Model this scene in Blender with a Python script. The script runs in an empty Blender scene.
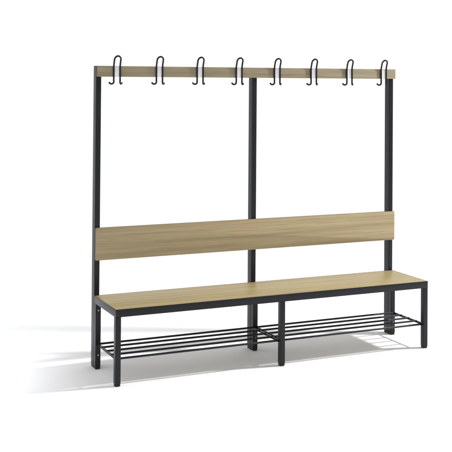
import bpy, bmesh, math, random
from mathutils import Vector, Matrix

sc = bpy.context.scene
COL = sc.collection
random.seed(3)

# ------------------------------------------------------------------ sizes (metres)
W, D = 1.960, 0.358          # bench width, depth of the seat frame
HS, H = 0.396, 1.656         # seat height, overall height
T = 0.030                    # leg tube
PD = 0.049                   # post depth
B0, B1 = 0.589, 0.767        # backrest bottom and top
R0 = 1.596                   # underside of hook rail
BT = 0.016                   # board thickness
SH = 0.140                   # shoe shelf height

# ------------------------------------------------------------------ materials
def new_mat(name):
    m = bpy.data.materials.new(name); m.use_nodes = True
    nt = m.node_tree
    return m, nt, nt.nodes['Principled BSDF']

def node(nt, kind, **kw):
    n = nt.nodes.new(kind)
    for k, v in kw.items(): setattr(n, k, v)
    return n

def ramp(nt, src, stops):
    r = node(nt, 'ShaderNodeValToRGB')
    el = r.color_ramp.elements
    while len(el) < len(stops): el.new(0.5)
    for e, (p, c) in zip(el, stops):
        e.position = p; e.color = (*c, 1) if len(c) == 3 else c
    nt.links.new(src, r.inputs[0])
    return r.outputs[0]

def mixc(nt, fac, a, b, mode='MIX'):
    m = node(nt, 'ShaderNodeMix', data_type='RGBA', blend_type=mode)
    if isinstance(fac, (int, float)): m.inputs[0].default_value = fac
    else: nt.links.new(fac, m.inputs[0])
    for s, i in ((a, 6), (b, 7)):
        if isinstance(s, tuple): m.inputs[i].default_value = (*s, 1)
        else: nt.links.new(s, m.inputs[i])
    return m.outputs[2]

def wood_mat(name, light, mid, dark, rough=0.5, seed=0.0, edge=False):
    m, nt, b = new_mat(name)
    tc = node(nt, 'ShaderNodeTexCoord')
    def mapped(scale, off=(0, 0, 0)):
        mp = node(nt, 'ShaderNodeMapping')
        mp.inputs['Scale'].default_value = scale
        mp.inputs['Location'].default_value = (off[0]+seed, off[1]+seed*1.7, off[2]+seed*0.6)
        nt.links.new(tc.outputs['Object'], mp.inputs[0]); return mp.outputs[0]
    def noise(vec, scale, detail=5, rough=0.6, dist=0.0):
        n = node(nt, 'ShaderNodeTexNoise')
        n.inputs['Scale'].default_value = scale; n.inputs['Detail'].default_value = detail
        n.inputs['Roughness'].default_value = rough; n.inputs['Distortion'].default_value = dist
        nt.links.new(vec, n.inputs['Vector']); return n.outputs['Fac']
    # broad bands of planks-like tone, medium streaks, fine pores: all long in X
    broad = noise(mapped((0.40, 18.0, 18.0)), 1.6, 3, 0.55, 0.15)
    streak = noise(mapped((0.8, 46.0, 46.0), (3, 1, 2)), 2.0, 6, 0.66, 0.12)
    fine = noise(mapped((6.0, 330.0, 330.0), (7, 5, 1)), 2.0, 4, 0.7)
    c1 = ramp(nt, streak, [(0.30, dark), (0.50, mid), (0.72, light)])
    c2 = ramp(nt, broad, [(0.33, tuple(x*0.80 for x in mid)), (0.66, tuple(min(1, x*1.18) for x in light))])
    c = mixc(nt, 0.45, c1, c2)
    grain = noise(mapped((3.2, 150.0, 150.0), (5, 8, 2)), 1.0, 4, 0.7)
    gr = ramp(nt, grain, [(0.36, (0.76, 0.73, 0.68)), (0.50, (1, 1, 1)), (0.66, (1.10, 1.10, 1.09))])
    c = mixc(nt, 0.50, c, gr, 'MULTIPLY')
    # sparse small knots and pore flecks
    vo = node(nt, 'ShaderNodeTexVoronoi'); vo.inputs['Scale'].default_value = 1.0
    nt.links.new(mapped((3.5, 14.0, 14.0), (2, 6, 3)), vo.inputs['Vector'])
    kn = ramp(nt, vo.outputs['Distance'], [(0.0, (0.55, 0.48, 0.40)), (0.07, (1, 1, 1))])
    sel = ramp(nt, noise(mapped((2.0, 8.0, 8.0), (1, 1, 6)), 1.0, 0), [(0.50, (0, 0, 0)), (0.60, (1, 1, 1))])
    c = mixc(nt, sel, c, mixc(nt, 1.0, c, kn, 'MULTIPLY'))
    fr = ramp(nt, fine, [(0.30, (0.80, 0.77, 0.72)), (0.52, (1, 1, 1))])
    c = mixc(nt, 0.55, c, fr, 'MULTIPLY')
    # soft reddish-grey clouds, as in printed oak laminate
    cloud = noise(mapped((1.6, 16.0, 16.0), (9, 4, 4)), 2.0, 3, 0.5)
    cl = ramp(nt, cloud, [(0.36, (0.985, 1.0, 0.93)), (0.50, (1, 1, 1)), (0.66, (1.0, 0.93, 0.94))])
    c = mixc(nt, 0.55, c, cl, 'MULTIPLY')
    nt.links.new(c, b.inputs['Base Color'])
    rr = ramp(nt, streak, [(0.3, (rough+0.08,)*3), (0.7, (rough-0.05,)*3)])
    nt.links.new(rr, b.inputs['Roughness'])
    b.inputs['Specular IOR Level'].default_value = 0.28
    bp = node(nt, 'ShaderNodeBump'); bp.inputs['Strength'].default_value = 0.10
    bp.inputs['Distance'].default_value = 0.0006
    nt.links.new(fine, bp.inputs['Height']); nt.links.new(bp.outputs[0], b.inputs['Normal'])
    return m

def metal_mat(name, col, rough, bump=0.12, spec=0.5, metallic=0.0):
    m, nt, b = new_mat(name)
    tc = node(nt, 'ShaderNodeTexCoord')
    n = node(nt, 'ShaderNodeTexNoise'); n.inputs['Scale'].default_value = 700; n.inputs['Detail'].default_value = 2
    nt.links.new(tc.outputs['Object'], n.inputs['Vector'])
    n2 = node(nt, 'ShaderNodeTexNoise'); n2.inputs['Scale'].default_value = 6; n2.inputs['Detail'].default_value = 4
    nt.links.new(tc.outputs['Object'], n2.inputs['Vector'])
    c = ramp(nt, n2.outputs['Fac'], [(0.3, tuple(x*0.88 for x in col)), (0.7, tuple(x*1.12 for x in col))])
    nt.links.new(c, b.inputs['Base Color'])
    r = ramp(nt, n2.outputs['Fac'], [(0.3, (rough*0.92,)*3), (0.7, (rough*1.1,)*3)])
    nt.links.new(r, b.inputs['Roughness'])
    b.inputs['Metallic'].default_value = metallic
    b.inputs['Specular IOR Level'].default_value = spec
    bp = node(nt, 'ShaderNodeBump'); bp.inputs['Strength'].default_value = bump
    bp.inputs['Distance'].default_value = 0.0003
    nt.links.new(n.outputs['Fac'], bp.inputs['Height']); nt.links.new(bp.outputs[0], b.inputs['Normal'])
    return m

OAK_SEAT = wood_mat('oak_laminate_seat', (0.402, 0.318, 0.146), (0.339, 0.263, 0.119), (0.255, 0.195, 0.087), 0.42, 0.0)
OAK_BACK = wood_mat('oak_laminate_back', (0.438, 0.355, 0.207), (0.373, 0.299, 0.174), (0.286, 0.224, 0.133), 0.5, 4.3)
EDGE = wood_mat('oak_edge_band', (0.150, 0.128, 0.088), (0.120, 0.100, 0.070), (0.095, 0.080, 0.058), 0.55, 2.0)
OAK_RAIL = wood_mat('oak_laminate_rail', (0.343, 0.288, 0.187), (0.292, 0.243, 0.158), (0.231, 0.188, 0.123), 0.5, 9.1)
STEEL = metal_mat('anthracite_powder_coat', (0.0060, 0.0067, 0.0095), 0.36, 0.12, 0.32)
HOOKM = metal_mat('black_hook_wire', (0.004, 0.004, 0.005), 0.30, 0.05, 0.35)
CAP = metal_mat('black_plastic', (0.006, 0.006, 0.007), 0.45, 0.2, 0.35)
ZINC = metal_mat('bright_zinc', (0.75, 0.76, 0.78), 0.30, 0.05, 0.5, 0.9)
INFILL = metal_mat('infill_white', (0.90, 0.90, 0.93), 0.45, 0.03)  # plain white for the added infill in the hook loops

# ------------------------------------------------------------------ mesh helpers
def add_box(bm, x0, x1, y0, y1, z0, z1, bev=0.0, seg=2):
    r = bmesh.ops.create_cube(bm, size=1.0)
    vs = r['verts']
    for v in vs:
        v.co = Vector(((x0+x1)/2 + v.co.x*(x1-x0), (y0+y1)/2 + v.co.y*(y1-y0), (z0+z1)/2 + v.co.z*(z1-z0)))
    if bev > 0:
        es = list({e for v in vs for e in v.link_edges})
        bmesh.ops.bevel(bm, geom=es, offset=bev, segments=seg, profile=0.6, affect='EDGES', clamp_overlap=True)

def add_tube(bm, pts, rad, n=14, caps=True):
    """sweep a circle along pts (parallel transport), rounded ends"""
    pts = [Vector(p) for p in pts]
    # rounded ends: extra shrinking rings
    t0 = (pts[1]-pts[0]).normalized(); t1 = (pts[-1]-pts[-2]).normalized()
    ring = []
    if caps:
        for a in (75, 50, 25):
            ring.append((pts[0]-t0*rad*math.sin(math.radians(a)), rad*math.cos(math.radians(a)), t0))
    for i, p in enumerate(pts):
        if i == 0: t = t0
        elif i == len(pts)-1: t = t1
        else: t = ((pts[i]-pts[i-1]).normalized() + (pts[i+1]-pts[i]).normalized()).normalized()
        ring.append((p, rad, t))
    if caps:
        for a in (25, 50, 75):
            ring.append((pts[-1]+t1*rad*math.sin(math.radians(a)), rad*math.cos(math.radians(a)), t1))
    up = Vector((0, 1, 0)) if abs(ring[0][2].y) < 0.9 else Vector((0, 0, 1))
    u = (up - ring[0][2]*up.dot(ring[0][2])).normalized()
    rows = []
    for (p, r, t) in ring:
        u = (u - t*u.dot(t)).normalized(); w = t.cross(u)
        rows.append([bm.verts.new(p + (u*math.cos(2*math.pi*k/n) + w*math.sin(2*math.pi*k/n))*r) for k in range(n)])
    for a, b in zip(rows, rows[1:]):
        for k in range(n):
            bm.faces.new((a[k], a[(k+1) % n], b[(k+1) % n], b[k]))
    bm.faces.new(rows[0][::-1]); bm.faces.new(rows[-1])

def link_mesh(name, bm, mat, parent=None, loc=(0, 0, 0), smooth=True):
    bmesh.ops.recalc_face_normals(bm, faces=bm.faces)
    me = bpy.data.meshes.new(name); bm.to_mesh(me); bm.free()
    me.materials.append(mat)
    if smooth:
        for p in me.polygons: p.use_smooth = True
        me.set_sharp_from_angle(angle=math.radians(38))
    o = bpy.data.objects.new(name, me); COL.objects.link(o)
    o.location = loc; o.parent = parent
    return o

def box_obj(name, size, mat, parent, loc, bev=0.0015, seg=2):
    """box with its minimum corner at loc"""
    bm = bmesh.new(); add_box(bm, 0, size[0], 0, size[1], 0, size[2], bev, seg)
    return link_mesh(name, bm, mat, parent, loc)

def dup(o, loc, parent, only=None):
    """copy of a part with copies of its sub-parts"""
    c = o.copy(); COL.objects.link(c); c.location = loc; c.parent = parent
    for ch in list(o.children):
        k = ch.copy(); COL.objects.link(k); k.parent = c
    return c

# ------------------------------------------------------------------ the bench
bench = bpy.data.objects.new('cloakroom_bench', None); COL.objects.link(bench)
bench['label'] = 'cloakroom bench with oak seat, backrest and hook rail on anthracite steel frame with shoe shelf'
bench['category'] = 'bench'

# seat board, lying in the frame
LIP = 0.003
bm = bmesh.new(); add_box(bm, 0, W-2*LIP-0.001, 0, D-2*LIP-0.001, 0, BT, 0.0008, 2)
link_mesh('seat_board', bm, OAK_SEAT, bench, (LIP+0.0005, LIP+0.0005, HS-BT))

# seat frame: tubes under the board with a thin lip round it
bm = bmesh.new()
zt = HS-BT-0.0005; zb = HS-0.040
add_box(bm, LIP+0.0003, W-LIP-0.0003, LIP+0.0003, T, zb+0.0008, zt, 0.0012)                         # front rail
add_box(bm, LIP+0.0003, W-LIP-0.0003, D-T, D-LIP-0.0003, zb+0.0008, zt, 0.0012)                       # rear rail
for x in (0, (W-T)/2, W-T):
    add_box(bm, x+(LIP+0.0003 if x == 0 else 0), x+T-(LIP+0.0003 if x > 1.9 else 0), T, D-T, zb+0.0006, zt-0.0006, 0.001)
add_box(bm, 0, W, 0, LIP, zb, HS+0.0006, 0.0012)
add_box(bm, 0, W, D-LIP, D, zb, HS+0.0006, 0.0012)
for x in (0, W-LIP):
    add_box(bm, x, x+LIP, LIP-0.0006, D-LIP, zb, HS+0.0003, 0.0008)
link_mesh('seat_frame', bm, STEEL, bench)

# legs: three front, three rear, each with a plastic foot
XS = (0.0, (W-T)/2, W-T)
CAPH = 0.012
def make_leg(parent, loc, rear):
    leg = box_obj('leg', (T, T, zb-CAPH), STEEL, parent, (loc[0], loc[1], CAPH), 0.0030, 3)
    bmc = bmesh.new(); add_box(bmc, 0.0003, T-0.0003, 0.0003, T-0.0003, 0, CAPH+0.002, 0.0068, 5)
    link_mesh('foot_cap', bmc, CAP, leg, (0, 0, -CAPH))
    if rear:
        for z in (0.077, 0.320):
            bmb = bmesh.new()
            bmesh.ops.create_uvsphere(bmb, u_segments=20, v_segments=12, radius=0.0040)
            for v in bmb.verts: v.co.y *= 0.55
            link_mesh('bolt', bmb, ZINC, leg, (T/2+0.001, 0.0, z-CAPH))
    return leg
fl = make_leg(bench, (0, 0, 0), False)
rl = make_leg(bench, (0, D-T, 0), True)
for x in XS[1:]:
    dup(fl, (x, 0, CAPH), bench)
    dup(rl, (x, D-T, CAPH), bench)

# posts: flat rectangular tube behind the rear legs, plastic foot and top plug
G = 0.0008
def make_post(x):
    p = box_obj('post', (T, PD-G, H-CAPH-0.004), STEEL, bench, (x, D+G, CAPH), 0.0030, 3)
    bmc = bmesh.new(); add_box(bmc, 0.0003, T-0.0003, 0.0003, PD-G-0.0003, 0, CAPH+0.002, 0.0068, 5)
    link_mesh('foot_cap', bmc, CAP, p, (0, 0, -CAPH))
    bmc = bmesh.new(); add_box(bmc, 0.0003, T-0.0003, 0.0003, PD-G-0.0003, 0, 0.006, 0.0016, 2)
    link_mesh('top_plug', bmc, CAP, p, (0, 0, H-CAPH-0.006))
    return p
post = make_post(XS[0])
for x in XS[1:]: dup(post, (x, D+G, CAPH), bench)

# backrest and hook rail: laminated boards screwed to the posts
def board(name, x0, x1, z0, z1, mat, rad):
    """board with rounded corners in the XZ plane and softened faces"""
    bm = bmesh.new()
    w, h = x1-x0, z1-z0
    out = []
    for cx, cz, a0 in ((w-rad, h-rad, 0), (rad, h-rad, 90), (rad, rad, 180), (w-rad, rad, 270)):
        for k in range(5):
            a = math.radians(a0 + 22.5*k)
            out.append((cx+rad*math.cos(a), cz+rad*math.sin(a)))
    fr = [bm.verts.new((x, 0, z)) for x, z in out]
    bk = [bm.verts.new((x, BT-0.001, z)) for x, z in out]
    f1 = bm.faces.new(fr); f2 = bm.faces.new(bk[::-1])
    n = len(out)
    for k in range(n): bm.faces.new((fr[(k+1) % n], fr[k], bk[k], bk[(k+1) % n]))
    es = [e for f in (f1, f2) for e in f.edges]
    bmesh.ops.bevel(bm, geom=es, offset=0.0009, segments=2, profile=0.5, affect='EDGES')
    o = link_mesh(name, bm, mat, bench, (x0, D-BT, z0))
    o.data.materials.append(EDGE)                 # darker edge band round the board
    for p in o.data.polygons:
        if abs(p.normal.y) < 0.5: p.material_index = 1
    return o
board('backrest', 0.0005, W+0.002, B0, B1, OAK_BACK, 0.006)
rail = board('hook_rail', 0.0005, W+0.005, R0, H, OAK_RAIL, 0.0025)

# double wire hooks
HR = 0.0050
YF = -HR - 0.0012            # wire centre in front of the rail face (local y, rail face at 0)
s = 0.0185                   # half distance between the strands
def hook_path():
    pts = []
    zt_, zb_ = H-1.626+0.061, 1.5535-1.626+HR   # local z measured from the middle of the rail
    # left tip and curl
    rc = 0.0115
    zc = zb_ + rc
    for k in range(0, 11):
        a = math.radians(205 + (360-205)*k/10)
        x = -s - rc + rc*math.cos(a); z = zc + rc*math.sin(a)
        back = 0.011*max(0.0, (-s - x)/(2*rc))**1.1
        pts.append((x, YF + back, z))
    for z in (-0.03, -0.01, 0.012, 0.030):
        pts.append((-s, YF, z))
    # arch, leaning out towards the front as it rises
    zs = H-1.626+0.004
    def lean(z): return -0.020*max(0.0, (z-zs)/(zt_-zs))**1.2
    ra = s
    za = zt_-HR-ra*1.05
    for z in (zs+0.010, za):
        pts.append((-s, YF+lean(z), z))
    for k in range(1, 14):
        a = math.radians(180-180*k/14)
        x = ra*math.cos(a); z = za+ra*1.05*math.sin(a)
        pts.append((x, YF+lean(z), z))
    for z in (za, zs+0.010):
        pts.append((s, YF+lean(z), z))
    for z in (0.030, 0.012, -0.01, -0.03):
        pts.append((s, YF, z))
    rc2 = 0.0085
    zc = zb_ + rc2
    for k in range(0, 10):
        a = math.radians(180 + (335-180)*k/9)
        x = s + rc2 + rc2*math.cos(a); z = zc + rc2*math.sin(a)
        back = 0.017*max(0.0, (x-s)/(2*rc2))**1.1
        pts.append((x, YF + back, z))
    return pts
def catmull(P, m=3):
    P = [Vector(p) for p in P]; out = []
    for i in range(len(P)-1):
        a = P[max(i-1, 0)]; b = P[i]; c = P[i+1]; d = P[min(i+2, len(P)-1)]
        for j in range(m):
            t = j/m
            out.append(0.5*((2*b) + (c-a)*t + (2*a-5*b+4*c-d)*t*t + (3*b-a-3*c+d)*t**3))
    out.append(P[-1]); return out
bm = bmesh.new(); add_tube(bm, catmull(hook_path()), HR, 14)
HX = (0.1125, 0.3654, 0.6160, 0.8654, 1.1177, 1.3679, 1.6210, 1.8718)
hz = 1.626
hook = link_mesh('coat_hook', bm, HOOKM, bench, (HX[0], D-BT, hz-0.0015))
bm = bmesh.new(); add_box(bm, -s+HR*0.6, s-HR*0.6, -0.0034, -0.0002, R0-hz+0.002, H-hz+0.001, 0.0006)
link_mesh('added_white_infill', bm, INFILL, hook)  # added white infill for the cut-out blank inside the loop, no real plate
for x in HX[1:]: dup(hook, (x, D-BT, hz-0.0015), bench)

# shoe shelf: two grids of five rods between flat end rails
RR = 0.0057
def make_shelf(x0, x1):
    w = x1-x0
    root = None
    bm = bmesh.new()
    add_box(bm, 0, 0.009, 0.0, D-2*T+0.004, -0.012, 0, 0.001)
    rootrail = link_mesh('shoe_shelf', bm, STEEL, bench, (x0, T-0.002, SH))
    bm = bmesh.new()
    add_box(bm, 0, 0.009, 0.0, D-2*T+0.004, -0.012, 0, 0.001)
    link_mesh('end_rail', bm, STEEL, rootrail, (w-0.009, 0, 0))
    bm = bmesh.new(); add_tube(bm, [(0.004, 0, 0), (w*0.5, 0, 0), (w-0.004, 0, 0)], RR, 14)
    ys = [0.0-0.004, 0.076, 0.152, 0.228, 0.300]
    rod = link_mesh('rod', bm, STEEL, rootrail, (0, ys[0], -0.002))
    for y in ys[1:]:
        c = rod.copy(); COL.objects.link(c); c.parent = rootrail; c.location = (0, y, -0.002)
    return rootrail
make_shelf(0.012, 0.974)
make_shelf(0.986, W-0.002)

# ------------------------------------------------------------------ floor
bm = bmesh.new()
L = 5.0
vs = [bm.verts.new((1.0+L*math.cos(k*math.pi/64), L*math.sin(k*math.pi/64), 0)) for k in range(128)]
bm.faces.new(vs)
m, nt, b = new_mat('white_studio_floor')
b.inputs['Roughness'].default_value = 0.85
b.inputs['Specular IOR Level'].default_value = 0.15
tc = node(nt, 'ShaderNodeTexCoord')
n = node(nt, 'ShaderNodeTexNoise'); n.inputs['Scale'].default_value = 2.0
nt.links.new(tc.outputs['Object'], n.inputs['Vector'])
nt.links.new(ramp(nt, n.outputs['Fac'], [(0.3, (0.875, 0.878, 0.885)), (0.7, (0.885, 0.888, 0.893))]), b.inputs['Base Color'])
fl_ = link_mesh('floor', bm, m, None, smooth=False)
fl_['kind'] = 'structure'

# ------------------------------------------------------------------ studio light
w = bpy.data.worlds.new('World'); sc.world = w; w.use_nodes = True
nt = w.node_tree
bg = nt.nodes['Background']
tc = node(nt, 'ShaderNodeTexCoord'); sx = node(nt, 'ShaderNodeSeparateXYZ')
nt.links.new(tc.outputs['Generated'], sx.inputs[0])
c = ramp(nt, sx.outputs['Z'], [(0.0, (1.06, 1.06, 1.07)), (0.22, (1.04, 1.04, 1.05)), (0.75, (0.73, 0.735, 0.74))])
# world dimmed behind the camera, added so the front faces turn darker
c2 = ramp(nt, sx.outputs['Y'], [(0.0, (1, 1, 1)), (1.0, (1, 1, 1))])
mr = node(nt, 'ShaderNodeMapRange'); nt.links.new(sx.outputs['Y'], mr.inputs[0])
mr.inputs[1].default_value = -0.9; mr.inputs[2].default_value = -0.1
mr.inputs[3].default_value = 0.60; mr.inputs[4].default_value = 1.0
mul = node(nt, 'ShaderNodeVectorMath', operation='SCALE')
nt.links.new(c, mul.inputs[0]); nt.links.new(mr.outputs[0], mul.inputs['Scale'])
nt.links.new(mul.outputs[0], bg.inputs[0]); bg.inputs[1].default_value = 1.0

ld = bpy.data.lights.new('studio_lamp', 'POINT'); ld.energy = 1.0; ld.shadow_soft_size = 0.125
ld.use_nodes = True
lnt = ld.node_tree; em = lnt.nodes['Emission']
fo = node(lnt, 'ShaderNodeLightFalloff'); fo.inputs['Strength'].default_value = 39.0
lnt.links.new(fo.outputs['Constant'], em.inputs['Strength'])
lo = bpy.data.objects.new('studio_lamp', ld); COL.objects.link(lo); lo.location = (3.80, -0.46, 2.90)

# added light, washes out the shadows on the floor left of the bench
sd = bpy.data.lights.new('added_floor_wash', 'SPOT'); sd.energy = 520; sd.shadow_soft_size = 0.3
sd.spot_size = math.radians(64); sd.spot_blend = 1.0
so = bpy.data.objects.new('added_floor_wash', sd); COL.objects.link(so); so.location = (-1.75, 0.80, 2.6)
so.rotation_euler = (Vector((-1.55, 0.72, 0))-so.location).to_track_quat('-Z', 'Y').to_euler()

# ------------------------------------------------------------------ camera (solved from the photograph)
cam = bpy.data.cameras.new('camera'); co = bpy.data.objects.new('camera', cam); COL.objects.link(co)
yaw, pitch, roll = 0.41075, 0.01555, 0.00791
r = Vector((math.cos(yaw), -math.sin(yaw), 0))
f = Vector((math.sin(yaw)*math.cos(pitch), math.cos(yaw)*math.cos(pitch), math.sin(pitch)))
u = r.cross(f)
r2 = r*math.cos(roll) + u*math.sin(roll)
u2 = -r*math.sin(roll) + u*math.cos(roll)
M = Matrix((r2, u2, -f)).transposed().to_4x4(); M.translation = Vector((-1.68809, -4.79571, 1.59962))
co.matrix_world = M
cam.sensor_width = 36; cam.lens = 981.4262/452*36
cam.shift_x = (226-189.15088)/452; cam.shift_y = (61.45787-226)/452
cam.clip_end = 2000
sc.camera = co

sc.render.resolution_x = 1024; sc.render.resolution_y = 1024
sc.view_settings.view_transform = 'Standard'; sc.view_settings.look = 'None'
sc.view_settings.exposure = 0; sc.view_settings.gamma = 1
